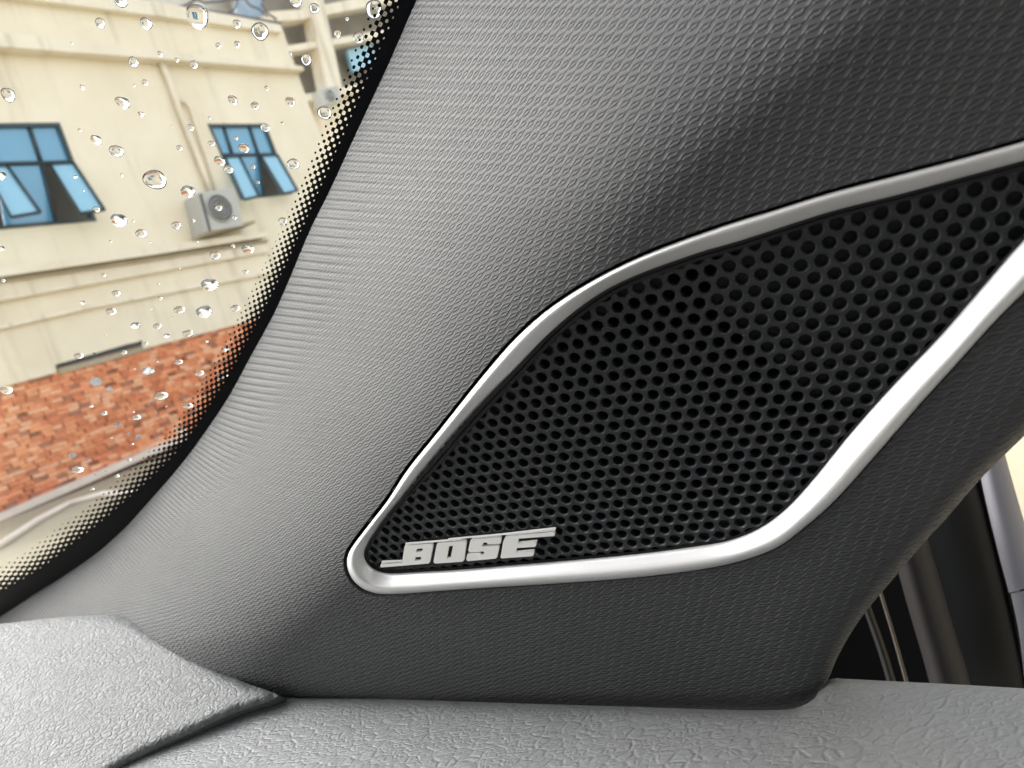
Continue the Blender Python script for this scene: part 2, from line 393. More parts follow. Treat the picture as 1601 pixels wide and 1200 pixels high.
def weave_uv(P):
    X2 = plane_mm(P); d, s = segdist(X2, E_MM)
    tv = (X2 - E_MM[i0]) @ TDIR
    vf = ARC2[i2] + (X2 - E_MM[i2]) @ VDIR
    w = np.clip(1 - d / 62, 0, 1); w = w * w * (3 - 2 * w)
    g = np.clip((s - (ARC2[i2] - 26)) / 70, 0, 1); g = g * g * (3 - 2 * g)
    V = vf * (1 - w * g) + s * w * g
    Tt = d * w + tv * (1 - w)
    Dm = 62.; e = np.clip(1 - d / Dm, 0, 1)
    Tt = Tt - Dm * 1.0 * e ** 2.2
    return np.column_stack([Tt / 2.5 + V / 2.5 * .12, V / 2.3])

# ------------------------------------------------------------------ speaker ring lines
O_TOP = [(607.5, 780), (635, 737), (685, 675), (735, 612), (772, 567), (805, 530), (850, 489), (900, 454.5), (950, 426), (1000, 402), (1050, 382), (1100, 364), (1150, 347), (1200, 332), (1300, 301), (1400, 275), (1500, 249), (1600, 221), (1700, 193), (1790, 172)]
O_END = [(1850, 168), (1868, 195), (1850, 222)]
O_BOT = [(1790, 272), (1680, 373), (1600, 457), (1557, 500), (1500, 563), (1433, 637), (1367, 713), (1300, 787), (1250, 830), (1217.5, 854), (1155, 877.5), (1080, 892), (980, 903.5), (880, 911), (720, 921), (640, 927)]
O_TIP = [(607.5, 928.5), (585, 926.5), (567.5, 920), (553, 908), (544.5, 893), (542, 877.5), (545, 864), (557.5, 845), (579, 817)]
I_TOP = [(629, 780), (660, 741), (710, 681), (760, 625), (810, 573), (850, 530), (900, 485), (950, 451), (1000, 427.5), (1050, 409), (1100, 392), (1150, 378), (1200, 362), (1300, 330), (1400, 305), (1500, 278), (1600, 251), (1700, 224), (1770, 206)]
I_END = [(1800, 205), (1808, 218), (1797, 234)]
I_BOT = [(1760, 262), (1660, 311), (1600, 375), (1550, 432), (1490, 502), (1467, 528), (1400, 598), (1333, 673), (1267, 754), (1230, 794), (1192, 823), (1142, 844), (1080, 855), (980, 867.5), (880, 876.5), (800, 883), (720, 890), (650, 894)]
I_TIP = [(614, 896), (597.5, 894), (584, 889), (574, 879), (570, 866), (575, 852), (590, 829), (607, 806)]
I_BOT[0] = (1765, 255); I_BOT[1] = (1690, 290)
def loop(parts, ns): 
    """spline through all, resampled with a set number of points for each named run"""
    allp = sum(parts, []); k = len(allp); full = spline(allp, 3000, True)
    out = []; pos = 0; starts = []
    d0 = [int(np.argmin(np.linalg.norm(full - np.array(p[0]), axis=1))) for p in parts]; d0[0] = 0
    for a, (s, n) in enumerate(zip(d0, ns)):
        e = d0[a + 1] if a + 1 < len(d0) else 3000
        for t in np.linspace(s, e, n, endpoint=False): out.append(full[int(t) % 3000])
    return np.array(out)
NS = (150, 18, 150, 60)
OL = loop([O_TOP, O_END, O_BOT, O_TIP], NS); IL = loop([I_TOP, I_END, I_BOT, I_TIP], NS)
for _ in range(2):
    OL = (np.roll(OL, 1, 0) + OL * 2 + np.roll(OL, -1, 0)) / 4; IL = (np.roll(IL, 1, 0) + IL * 2 + np.roll(IL, -1, 0)) / 4
NO = len(OL)
nrm = normals2(OL); cen = OL.mean(0)
if np.mean(np.sum(nrm * (OL - cen), 1)) < 0: nrm = -nrm
gapw = np.array([6.0] * NO)
idx = np.arange(NO); bot = (idx >= 168) & (idx < 318)
gapw[bot] = 3.0
for _ in range(12): gapw = (np.roll(gapw, 1) + gapw + np.roll(gapw, -1)) / 3
HOLE = OL + nrm * gapw[:, None]

# ------------------------------------------------------------------ pillar cover
pillar = tag(empty('pillar_cover'), 'dark grey woven-grain plastic windscreen pillar cover around the speaker grille', 'car trim')
outer = np.vstack([E_EDGE[8:-30], [(20, 1010), (60, 1030), (160, 1060), (300, 1098)], RIM[::-1][6:], [(1900, -200)]])
patch('cover_panel', outer, [HOLE], qpil, M['weave'], pillar, 9, .012, uvf=weave_uv, holedepth=.0035, skdir=-NPW)
# ------------------------------------------------------------------ speaker grille
spk = tag(empty('speaker_grille'), 'black perforated speaker grille framed by a satin silver ring, set into the pillar', 'speaker')
def lerp(a, b, t): return a * (1 - t) + b * t
rt = np.full(NO, .30); rt[bot] = .30
ring = []
prof = [(-.02, -.0022), (.0, -.0004), (.04, .0003), (.12, .0008), (.22, .0011), (.32, .0010), (.42, .00055), (.6, -.00035), (.8, -.0014), (.94, -.0021), (1.0, -.0027), (1.01, -.0042)]
rows = []
for t, h in prof:
    L = lerp(OL, IL, t)
    # the trace is where the eye sees the line; place it at its height above the plane
    q = qpil(lerp(OL, IL, min(max(t, 0), 1)))
    base = W3(L, q)
    vdir = base - CAM; dist = np.linalg.norm(vdir, axis=1); vd = vdir / dist[:, None]
    den = vd @ NPW
    rows.append(base + vd * (h / den)[:, None])
V = np.vstack(rows); Fc = []
for r in range(len(prof) - 1):
    for i in range(NO):
        j = (i + 1) % NO; Fc.append((r * NO + i, (r + 1) * NO + i, (r + 1) * NO + j, r * NO + j))
obj('trim_ring', V, Fc, M['silver'], spk, True)
# inner black lip
IN = normals2(IL); IN = -IN if np.mean(np.sum(IN * (IL - IL.mean(0)), 1)) > 0 else IN
lw = np.full(NO, 12.0); lw[bot] = 3.5; lw[318:] = 4.0; lw[:6] = 6; lw[150:168] = 4
for _ in range(10): lw = (np.roll(lw, 1) + lw + np.roll(lw, -1)) / 3
def lift(L, h):
    b = W3(L, qp(L)); vd = b - CAM; vd /= np.linalg.norm(vd, axis=1)[:, None]; return b + vd * (h / (vd @ NPW))[:, None]
rows = [lift(IL - IN * 1.5, -.0026), lift(IL + IN * (lw * .35)[:, None], -.0027), lift(IL + IN * (lw * .42)[:, None], -.0033), lift(IL + IN * (lw * .55)[:, None], -.0033), lift(IL + IN * (lw * .6)[:, None], -.0029), lift(IL + IN * lw[:, None], -.0030), lift(IL + IN * (lw + 1.2)[:, None], -.0040)]
Fc = []
for r in range(len(rows) - 1):
    for i in range(NO):
        j = (i + 1) % NO; Fc.append((r * NO + i, (r + 1) * NO + i, (r + 1) * NO + j, r * NO + j))
obj('inner_lip', np.vstack(rows), Fc, M['black'], spk, False)
# perforated plate: hexagon tiles, each with a chamfered round hole
PH = -.0033
OW = at(*HEXO, 1 + PN[0] * (HEXO[0] - U0) / F + PN[1] * (HEXO[1] - V0) / F)
AW = M3 @ AX; BW = M3 @ BX; YW = M3 @ AYX
vd = OW - CAM; vd /= np.linalg.norm(vd); OP = OW + vd * (PH / (vd @ NPW))
LIM = IL + IN * -14.0
cells = [(i, j) for i in range(-45, 60) for j in range(-40, 45)]
C3 = np.array([OP + HEXS * (i * AW + j * BW) for i, j in cells])
def pix(P3):
    c = (P3 - CAM) @ M3; return np.column_stack([U0 + F * c[:, 0] / c[:, 2], V0 + F * c[:, 1] / c[:, 2]])
cz = (C3 - CAM) @ M3; good = cz[:, 2] > .05
PX = np.full((len(C3), 2), -9999.); PX[good] = pix(C3[good])
ok = inside(PX, LIM) & good
NSEG = 24; V = []; Fc = []; VB = []; FB = []
rr = .355 * HEXS
ang0 = HEXR
angs = [2 * math.pi * k / NSEG for k in range(NSEG)]
hexr = HEXS / math.sqrt(3)
def hexpt(a):
    # hexagon with flats facing the six neighbours (neighbour directions at 0, 60, ...)
    b = (a + math.pi / 6) % (math.pi / 3) - math.pi / 6
    return (HEXS / 2) / math.cos(b)
floor_i = []; edge_i = []
for (i, j), c, px in zip([c for c, o in zip(cells, ok) if o], C3[ok], PX[ok]):
    r = rr * random.uniform(.985, 1.015)
    b = len(V)
    de, _ = segdist([px], IL, True)
    isblind = (px[0] * .62 - px[1] * .5 > 470 + 22 * math.sin(px[1] / 47)) or de[0] < 26
    dep = random.uniform(.0018, .0023) if isblind else .0030
    rings = [(None, 0), (1.15, 0), (1.0, -.00042), (.97, -dep)]
    for sc, h in rings:
        for a in angs:
            rad = hexpt(a) if sc is None else r * sc
            V.append(c + (AW * math.cos(a) + YW * math.sin(a)) * rad + NPW * h)
    for q_ in range(3):
        for k in range(NSEG):
            if q_ == 1: edge_i.append(len(Fc))
            k2 = (k + 1) % NSEG; Fc.append((b + q_ * NSEG + k, b + q_ * NSEG + k2, b + (q_ + 1) * NSEG + k2, b + (q_ + 1) * NSEG + k))
    if isblind: floor_i.append(len(Fc)); Fc.append(tuple(b + 3 * NSEG + k for k in range(NSEG)))
pl_ = obj('perforated_plate', V, Fc, M['plate'], spk); pl_.data.materials.append(M['black'])
pl_.data.materials.append(M['hole_edge_lit'])
for k in edge_i: pl_.data.polygons[k].material_index = 2
for k in floor_i: pl_.data.polygons[k].material_index = 1  # blind hole floors coloured black to deepen the shade inside them
# cloth and basket behind the holes
L = IL + IN * -16.0
V = list(lift(L, -.0068)); obj('speaker_backing', V, [tuple(range(len(V)))], M['void'], spk)
L = HOLE + nrm * 16.0
r0 = W3(L, qpil(L)) - NPW * .0055; r1 = lift(IL - IN * 3, -.0055); NB = len(L)
obj('mounting_flange', np.vstack([r0, r1]), [(i, NB + i, NB + (i + 1) % NB, (i + 1) % NB) for i in range(NB)], M['void'], spk)

# ------------------------------------------------------------------ badge: letters traced in the photo, set 1.4 mm proud of the plate
badge = bpy.data.objects.new('badge', None); COL.objects.link(badge); badge.parent = spk; badge.empty_display_size = .01
BH = -.0012
def zz(pts, ox, oy, s=8.0): return [(ox + x / s, oy + y / s) for x, y in pts]
def extrude_letter(name, outl, holes=(), h=BH, thick=.0012, mt='badge'):
    loops = [np.array(outl)] + [np.array(x) for x in holes]
    V = np.vstack(loops); ed = []; k = 0
    for L in loops: ed += [(k + i, k + (i + 1) % len(L)) for i in range(len(L))]; k += len(L)
    r = delaunay_2d_cdt([Vector(p) for p in V], ed, [], 0, 1e-5, True)
    P = np.array([tuple(p) for p in r[0]]); T = np.array(r[2]); c = P[T].mean(1)
    keep = inside(c, loops[0])
    for hh in loops[1:]: keep &= ~inside(c, hh)
    T = T[keep]
    verts = list(lift(P, h)); faces = [tuple(t) for t in T]
    uv = [tuple(p / 10) for p in plane_mm(P)]
    for L in loops:
        b = len(verts); n = len(L); a = lift(L, h); verts += list(a) + list(a - NPW * thick); uv += [tuple(p / 10) for p in plane_mm(L)] * 2
        faces += [(b + i, b + (i + 1) % n, b + n + (i + 1) % n, b + n + i) for i in range(n)]
    o = obj(name, verts, faces, M[mt], badge, False, {'weave': np.array(uv)})
    return o
def engrave():
    m = M['badge']; uv = nd(m, 'ShaderNodeUVMap'); uv.uv_map = 'weave'
    mp = nd(m, 'ShaderNodeMapping'); mp.inputs['Rotation'].default_value[2] = 1.25
    w = nd(m, 'ShaderNodeTexWave'); w.inputs['Scale'].default_value = 7.5; w.inputs['Distortion'].default_value = .8; w.inputs['Detail'].default_value = 1
    lk(m, uv.outputs[0], mp.inputs[0]); lk(m, mp.outputs[0], w.inputs['Vector'])
    bump(m, w.outputs['Fac'], .00006, .8)
engrave()
# B, O from the left close-up (origin 520,780), S, E from the right one (origin 700,760)
extrude_letter('letter', zz([(596, 822), (862, 803), (893, 600), (903, 582), (1225, 562), (1246, 572), (1250, 590), (1236, 668), (1222, 686), (1230, 700), (1212, 790), (1196, 806), (600, 855), (592, 848)], 520, 780),
               [zz([(1045, 622), (1122, 616), (1116, 662), (1036, 668)], 520, 780), zz([(1030, 728), (1104, 722), (1096, 770), (1020, 776)], 520, 780)])
extrude_letter('letter', zz([(1326, 550), (1650, 524), (1670, 536), (1642, 762), (1622, 784), (1285, 806), (1262, 796), (1258, 776), (1296, 575)], 520, 780),
               [zz([(1450, 590), (1502, 584), (1470, 738), (1424, 742)], 520, 780)])
extrude_letter('letter', zz([(300, 668), (655, 640), (665, 655), (655, 718), (492, 726), (488, 706), (470, 702), (440, 708), (426, 742), (436, 757), (625, 748), (640, 762), (612, 890), (590, 905), (255, 936), (232, 926), (228, 905), (240, 856), (258, 848), (400, 838), (408, 858), (440, 858), (452, 828), (442, 815), (268, 824), (252, 806), (275, 690)], 700, 760))
extrude_letter('letter', zz([(722, 628), (1318, 572), (1332, 582), (1336, 612), (1325, 622), (882, 655), (874, 712), (1096, 700), (1104, 712), (1098, 748), (1085, 758), (858, 772), (848, 830), (1062, 815), (1074, 826), (1068, 866), (1050, 875), (672, 902), (656, 890), (690, 690)], 700, 760))
# the polished upper edges seen above the letters, as thin bars
extrude_letter('edge_bar', zz([(905, 556), (1240, 532), (1600, 500), (1600, 510), (1240, 543), (908, 572)], 520, 780), h=BH + .0001, thick=.0005)
extrude_letter('edge_bar', zz([(0, 662), (660, 602), (1340, 524), (1348, 536), (1330, 556), (664, 612), (0, 672)], 700, 760), h=BH + .0001, thick=.0005)
extrude_letter('edge_bar', zz([(608, 780), (856, 772), (856, 782), (606, 796)], 520, 780), h=BH, thick=.0005)
extrude_letter('edge_bar', zz([(888, 700), (1112, 682), (1110, 690), (884, 708)], 700, 760), h=BH, thick=.0005)
extrude_letter('edge_bar', zz([(856, 816), (1076, 798), (1074, 805), (852, 824)], 700, 760), h=BH, thick=.0005)
# dark carrier strip under the letters
extrude_letter('badge_base', [(596, 884), (628, 881), (634, 849), (866, 826), (867, 838), (838, 842), (832, 870), (720, 880), (600, 889)], h=BH - .0009, thick=.0012, mt='black')

# ------------------------------------------------------------------ dashboard
dash = tag(empty('dashboard'), 'light grey soft-touch dashboard with leather grain below the pillar', 'dashboard')
NAD = -UPC
def q_cap(P):
    x = (P[:, 0] - U0) / F; y = (P[:, 1] - V0) / F; q = (.420 + .228 * x + .721 * y) * 1.003
    d, _ = segdist(P, CAPL, True); e = np.clip(1 - d / 13, 0, 1)
    return q * (1 - .014 * (1 - np.sqrt(np.clip(1 - e * e, 0, 1))))
def q_pad(P):
    x = (P[:, 0] - U0) / F; y = (P[:, 1] - V0) / F; q = (NAD[0] * x + NAD[1] * y + NAD[2]) / .775
    d, _ = segdist(P, PADL, True); e = np.clip(1 - d / 22, 0, 1)
    return q * (1 - .03 * (1 - np.sqrt(np.clip(1 - e * e, 0, 1))))
CAPL = spline([(-160, 984), (-60, 978), (0, 975), (70, 967), (130, 962), (170, 962), (196, 967), (222, 980), (262, 1003), (310, 1029), (345, 1048), (385, 1068), (420, 1080), (434, 1087), (420, 1096), (380, 1109),
               (350, 1121), (300, 1145), (250, 1167), (200, 1192), (150, 1222), (60, 1280), (-160, 1300)], 240, True)
PADL = spline([(150, 1180), (250, 1150), (350, 1108), (405, 1092), (440, 1088), (500, 1090), (620, 1093), (800, 1099), (1000, 1105), (1120, 1109), (1200, 1110), (1246, 1106), (1272, 1092), (1286, 1072), (1298, 1061), (1322, 1061), (1380, 1064), (1500, 1070), (1601, 1076), (1760, 1086), (1780, 1300), (900, 1330), (150, 1300)], 300, True)
def flat_uv(qf, e1, e2):
    def f(P):
        w = W3(np.asarray(P), qf(np.asarray(P, float))); return np.column_stack([w @ e1, w @ e2])
    return f
patch('dash_pad', PADL, [], q_pad, M['pad'], dash, 9, .02, skdir=np.array([0, .2, -1.]), uvf=flat_uv(q_pad, np.array([1, 0, 0]), np.array([0, 1, 0])))
patch('dash_cap', CAPL, [], q_cap, M['cap'], dash, 9, .007, skdir=np.array([0, .75, -.7]), uvf=flat_uv(q_cap, np.array([1, 0, 0]), np.array([0, .75, .66])))

# ------------------------------------------------------------------ windscreen
ws = tag(empty('windscreen'), 'wet windscreen with black dotted edge print, left of the pillar', 'windscreen')
def gl(P, k=1.0): P = np.asarray(P, float); return W3(P, qg(P) * k)
v = gl([(-900, -400), (900, -400), (760, 1150), (-900, 1150)], .985)
obj('glass_pane', v, [(0, 1, 2, 3)], M['glass'], ws)
EN = normals2(E_EDGE, False); 
if EN[100][0] > 0: EN = -EN                  # towards the glass
EO = E_EDGE - EN * 60
v = np.vstack([gl(B_EDGE, .992), gl(EO, .992)]); n = len(B_EDGE)
obj('black_border', v, [(i, i + 1, n + i + 1, n + i) for i in range(n - 1)], M['frit'], ws)
BN = normals2(B_EDGE, False)
if BN[100][0] > 0: BN = -BN
yy = B_EDGE[:, 1]
pitch = np.interp(yy, [-200, 60, 380, 700, 880, 1000], [20, 17.5, 12.3, 13.5, 15.5, 16]); arc = np.r_[0, np.cumsum(np.linalg.norm(np.diff(B_EDGE, axis=0), axis=1) / ((pitch[1:] + pitch[:-1]) / 2))]
rowp = np.interp(yy, [-200, 60, 380, 700, 880, 1000], [7.6, 7.0, 5.0, 4.5, 4.1, 4.1]); width = np.interp(yy, [-200, 60, 380, 700, 880], [42, 39, 30, 31, 34])
kk = 7; rows = []; uv1 = []; uv2 = []
for a in range(kk):
    t = a / (kk - 1); off = (width * t - 1.5 * (1 - t))
    rows.append(gl(B_EDGE + BN * off[:, None], .992)); uv1.append(np.column_stack([arc, off / rowp])); uv2.append(np.column_stack([np.full(n, t), np.zeros(n)]))
Fc = [(r * n + i, (r + 1) * n + i, (r + 1) * n + i + 1, r * n + i + 1) for r in range(kk - 1) for i in range(n - 1)]
obj('dotted_print', np.vstack(rows), Fc, M['dots'], ws, False, {'dots': np.vstack(uv1), 'fade': np.vstack(uv2)})

# ------------------------------------------------------------------ raindrops
D1 = [(770,62,43),(470,0,25),(1015,122,31),(570,90,22),(390,90,19),(925,92,15),(1228,32,18),(1155,0,22),(1318,130,14),(1400,145,20),(1460,35,32),(925,172,12),(852,178,11),(1133,208,7),(1196,232,21),(625,210,10),(520,242,19),(690,233,8),(757,252,15),(1355,72,7),(320,340,9),(565,322,12),(523,333,5),(1040,344,9),(30,370,27),(478,400,26),(908,390,18),(995,412,15),(1133,397,18),(1268,440,26),(817,460,6),(550,445,11),(743,498,13),(1035,498,17),(1101,480,6),(310,508,7),(670,492,4),(375,545,20),(922,538,8),(700,578,12),(825,560,12),(453,590,25),(952,578,20),(857,628,20),(892,662,17),(988,650,9),(1145,640,22),(292,690,8),(475,683,7),(603,702,42),(1007,712,7),(733,748,27),(325,745,4),(5,685,18),(375,817,13),(853,812,14),(463,860,31),(755,860,9),(915,850,10),(520,863,6),(1104,865,18),(688,880,18),(550,912,21),(430,943,6),(770,942,5),(585,945,4),(910,960,10),(968,972,23),(840,998,21),(957,1062,11),(700,1048,5),(403,1075,10),(10,1095,9),(818,1112,33),(618,1110,5),(453,1145,17),(322,1182,12),(622,1165,11),(5,970,12),(280,168,5)]
D2 = [(433,17,20),(797,18,32),(700,10,22),(918,5,18),(590,5,4),(670,40,4),(528,72,20),(614,74,17),(650,112,13),(733,102,21),(410,107,4),(807,132,8),(307,190,19),(368,181,8),(483,177,13),(568,142,8),(883,165,15),(22,325,27),(373,292,26),(427,320,13),(578,250,27),(697,215,16),(777,258,19),(525,243,6),(613,213,5),(868,272,24),(627,348,29),(732,386,20),(404,415,15),(352,388,10),(531,432,19),(458,460,15),(582,380,5),(648,388,5),(610,411,7),(519,410,6),(503,495,10),(537,508,16),(548,482,5),(515,535,7),(608,517,7),(434,510,6),(704,482,22),(283,581,18),(337,596,10),(300,637,28),(503,597,9),(455,661,13),(370,655,4),(356,711,11),(480,718,8),(412,641,5)]
drops = [(x / 2.5, y / 2.5, r / 2.5) for x, y, r in D1] + [(x / 2.5, 480 + y / 2.5, r / 2.5) for x, y, r in D2]
GNV = np.array([GN[1], GN[2], GN[0]]); GNV /= np.linalg.norm(GNV); GW = M3 @ GNV        # outward
g1 = M3 @ np.array([1, 0, 0.]); g1 -= (g1 @ GW) * GW; g1 /= np.linalg.norm(g1); g2 = np.cross(GW, g1)
if (g2 @ (M3 @ np.array([0, 1., 0]))) < 0: g2 = -g2
def zone(x, y):
    pipe = 250 + (y - 95) * .4
    if x > 440 - .0 * y and y < 150 or (y < 190 and x > 470): return 'the far building'
    bx = np.interp(y, B_EDGE[:, 1], B_EDGE[:, 0])
    if bx - x < 48: return 'the dotted edge print'
    if y > 812 - .43 * x - 12 and y > 640: return 'the white kerb'
    if y > 604 - .265 * x: return 'the left of the brick wall' if x < 150 else ('the middle of the brick wall' if x < 230 else 'the right end of the brick wall')
    if y < 50 + .115 * x and y > 18 + .09 * x - 60: return 'the parapet' if y > -22 + .14 * x else 'the railing on the roof'
    if y < 76 + .08 * x: return 'the upper cornice'
    if x < 165 and 190 < y < 350: return 'the left blue window'
    if 322 < x < 466 and 190 < y < 312: return 'the right blue window'
    if 300 < x < 385 and 290 < y < 365: return 'the air conditioner'
    if y > 425 - .15 * x: return 'the left of the ledges' if x < 200 else 'the right of the ledges'
    if y < 190: return 'the upper wall left of the drainpipe' if x < pipe else 'the upper wall right of the drainpipe'
    return 'the wall left of the lower drainpipe' if x < pipe else 'the wall right of the lower drainpipe'
def drop(x, y, r):
    q = GN[0] + GN[1] * (x - U0) / F + GN[2] * (y - V0) / F
    c = at(x, y, q * .983); R_ = r / F * S0 / q * 1.12
    asp = np.interp(y, [0, 350, 600, 760], [.96, .84, .62, .50]) * random.uniform(.93, 1.05)
    tl = math.radians(np.interp(y, [0, 300, 600, 760], [60, -25, -22, -22]) + random.uniform(-8, 8))
    if y < 150: tl = math.radians(-60)
    e1 = g1 * math.cos(tl) + g2 * math.sin(tl); e2 = -g1 * math.sin(tl) + g2 * math.cos(tl)
    nS, nR = 24, 7; ph = [random.uniform(0, 6.28) for _ in range(3)]; am = [random.uniform(.01, .06), random.uniform(.01, .045), random.uniform(0, .03)]
    hgt = R_ * .62 * asp
    V = [(0, 0, 0)]; 
    rows = []
    def P(rad, a, h):
        w = 1 + sum(am[k] * math.cos((k + 2) * a + ph[k]) for k in range(3))
        return e1 * (rad * R_ * w * math.cos(a)) + e2 * (rad * R_ * asp * w * math.sin(a)) + GW * h
    verts = [GW * hgt]
    for k in range(1, nR + 1):
        t = k / nR * math.pi / 2
        for s in range(nS): verts.append(P(math.sin(t), 2 * math.pi * s / nS, hgt * math.cos(t) ** .9 if k < nR else 0.0))
    Fc = [(0, 1 + s, 1 + (s + 1) % nS) for s in range(nS)]
    for k in range(nR - 1):
        for s in range(nS):
            a = 1 + k * nS + s; b = 1 + k * nS + (s + 1) % nS; Fc.append((a, a + nS, b + nS, b))
    base = len(verts); verts += [verts[1 + (nR - 1) * nS + s] for s in range(nS)]
    Fc.append(tuple(base + s for s in range(nS))[::-1])
    o = obj('raindrop', verts, Fc, M['water'], None, True)
    o.data.polygons[len(Fc) - 1].use_smooth = False
    bm = bmesh.new(); bm.from_mesh(o.data); bmesh.ops.recalc_face_normals(bm, faces=bm.faces); bmesh.ops.remove_doubles(bm, verts=bm.verts, dist=1e-8)
    bm.to_mesh(o.data); bm.free()
    o.location = Vector(c)
    dl.append((x, o))
    sz = 'largest' if r > 15.5 else 'large' if r > 9.5 else 'medium' if r > 6.2 else 'small' if r > 3.4 else 'tiny'
    shape = 'flattened' if y > 480 else 'round'
    z = zone(x, y)
    o['category'] = 'raindrop'; o['group'] = 'raindrops on the windscreen'; key = (sz, shape, z); byk.setdefault(key, []).append((x, o))
dl = []; byk = {}
for d in drops: drop(*d)
ORD = ['leftmost', 'second', 'third', 'fourth', 'fifth', 'sixth', 'seventh', 'eighth', 'ninth']
for (sz, shape, z), lst in byk.items():
    lst.sort(key=lambda t: t[0]); n_ = len(lst)
    for k, (x, o) in enumerate(lst):
        if n_ == 1: o['label'] = '%s %s raindrop over %s' % (sz, shape, z)
        elif k == 0: o['label'] = 'leftmost %s %s raindrop over %s' % (sz, shape, z)
        elif k == n_ - 1: o['label'] = 'rightmost %s %s raindrop over %s' % (sz, shape, z)
        else: o['label'] = '%s %s %s raindrop from left over %s' % (ORD[k], sz, shape, z)

# ------------------------------------------------------------------ outside: facade parallel planes
HC = np.array([.514, -.290, .807]); HC /= np.linalg.norm(HC); HC -= (HC @ UPC) * UPC; HC /= np.linalg.norm(HC)
NF = np.cross(HC, UPC); NF = NF if NF[2] < 0 else -NF; DF = 10.2
def fp(u, v, out=0.): r = ray(u, v); return r * (-(DF - out) / (r @ NF))          # point on the facade plane seen at (u, v)
def prism(name, pts, out, thick, mt, parent, outs=None):
    fr = [fp(u, v, out if outs is None else outs[i]) for i, (u, v) in enumerate(pts)]; bk = [p - NF * thick for p in fr]
    n = len(pts); V = [w_of(p) for p in fr + bk]
    Fc = [tuple(range(n)), tuple(range(2 * n - 1, n - 1, -1))] + [(i, i + n, (i + 1) % n + n, (i + 1) % n) for i in range(n)]
    o = obj(name, V, Fc, M[mt], parent)
    bm = bmesh.new(); bm.from_mesh(o.data); bmesh.ops.recalc_face_normals(bm, faces=bm.faces); bm.to_mesh(o.data); bm.free()
    return o
def tube(name, pts, r, mt, parent, seg=8):
    P = [np.asarray(p, float) for p in pts]; V = []; Fc = []
    for k, p in enumerate(P):
        t = P[min(k + 1, len(P) - 1)] - P[max(k - 1, 0)]; t /= np.linalg.norm(t)
        a = np.cross(t, [.3, .2, .93]); a /= np.linalg.norm(a); b = np.cross(t, a)
        rk = r[k] if hasattr(r, '__len__') else r
        V += [p + rk * (a * math.cos(2 * math.pi * s / seg) + b * math.sin(2 * math.pi * s / seg)) for s in range(seg)]
    for k in range(len(P) - 1): Fc += [(k * seg + s, k * seg + (s + 1) % seg, (k + 1) * seg + (s + 1) % seg, (k + 1) * seg + s) for s in range(seg)]
    Fc += [tuple(range(seg))[::-1], tuple((len(P) - 1) * seg + s for s in range(seg))]
    return obj(name, V, Fc, M[mt], parent, True)
def frame(name, quad, wd, out, thick, mt, parent):
    """four bars round a quad given in photo units; wd in metres on the wall"""
    q3 = [fp(u, v, out) for u, v in quad]; c = sum(q3) / 4
    inn = []
    for k in range(4):
        a = q3[k]; e1 = q3[(k + 1) % 4] - a; e2 = q3[k - 1] - a; e1 /= np.linalg.norm(e1); e2 /= np.linalg.norm(e2); s = np.linalg.norm(np.cross(e1, e2)); inn.append(a + (e1 + e2) * wd / s)
    V = [w_of(p) for p in q3 + inn + [p - NF * thick for p in q3] + [p - NF * thick for p in inn]]; Fc = []
    for k in range(4):
        j = (k + 1) % 4; Fc += [(k, j, 4 + j, 4 + k), (k, 8 + k, 8 + j, j), (4 + k, 4 + j, 12 + j, 12 + k), (8 + k, 12 + k, 12 + j, 8 + j)]
    return obj(name, V, Fc, M[mt], parent)

bld = tag(empty('apartment_building'), 'cream rendered building with blue glass windows and brick base, seen through the windscreen', 'building')
# wall with openings for the windows
def wall_cdt(name, outl, holes, out, thick, mt, parent):
    loops = [np.array(outl, float)] + [np.array(h, float) for h in holes]; V = np.vstack(loops); ed = []; k = 0
    for L in loops: ed += [(k + i, k + (i + 1) % len(L)) for i in range(len(L))]; k += len(L)
    r = delaunay_2d_cdt([Vector(p) for p in V], ed, [], 0, 1e-4, True); P = np.array([tuple(p) for p in r[0]]); T = np.array(r[2]); c = P[T].mean(1)
    keep = inside(c, loops[0])
    for h in loops[1:]: keep &= ~inside(c, h)
    verts = [w_of(fp(u, v, out)) for u, v in P]; Fc = [tuple(t) for t in T[keep]]
    for L in loops:
        b = len(verts); n = len(L); a = [fp(u, v, out) for u, v in L]; verts += [w_of(p) for p in a] + [w_of(p - NF * thick) for p in a]
        Fc += [(b + i, b + (i + 1) % n, b + n + (i + 1) % n, b + n + i) for i in range(n)]
    return obj(name, verts, Fc, M[mt], parent)
WIN1 = [(-75, 193), (93, 191), (151, 345), (-20, 360)]
WIN2 = [(324, 193), (415, 193), (457, 303), (376, 312)]
wall_cdt('wall', [(-500, -90), (440, 42), (583, 452), (224, 545), (222, 531), (86, 570), (88, 582), (-500, 740)], [WIN1, WIN2], 0, .12, 'cream', bld)
prism('parapet_cap', [(-500, -84), (200, -6), (438, 38), (441, 50), (200, 18), (-500, -72)], .12, .3, 'cream2', bld)
prism('cornice', [(-500, -5), (0, 50), (472, 103), (476, 109), (0, 72), (-500, 28)], .20, .25, 'cream2', bld)
prism('cornice_moulding', [(-500, 30), (0, 72), (470, 109), (471, 112), (0, 78), (-500, 40)], .08, .1, 'dark_cream', bld)
prism('ledge', [(-500, 506), (0, 419), (250, 384), (417, 361), (419, 369), (250, 396), (0, 432), (-500, 522)], .22, .26, 'cream2', bld)
prism('ledge_soffit', [(-500, 530), (0, 440), (250, 405), (419, 378), (420, 393), (250, 424), (0, 470), (-500, 575)], .08, .1, 'cream2', bld)
prism('ledge_moulding', [(-500, 528), (0, 436), (250, 400), (419, 374), (419, 377), (250, 405), (0, 441), (-500, 533)], .13, .14, 'dark_cream', bld)
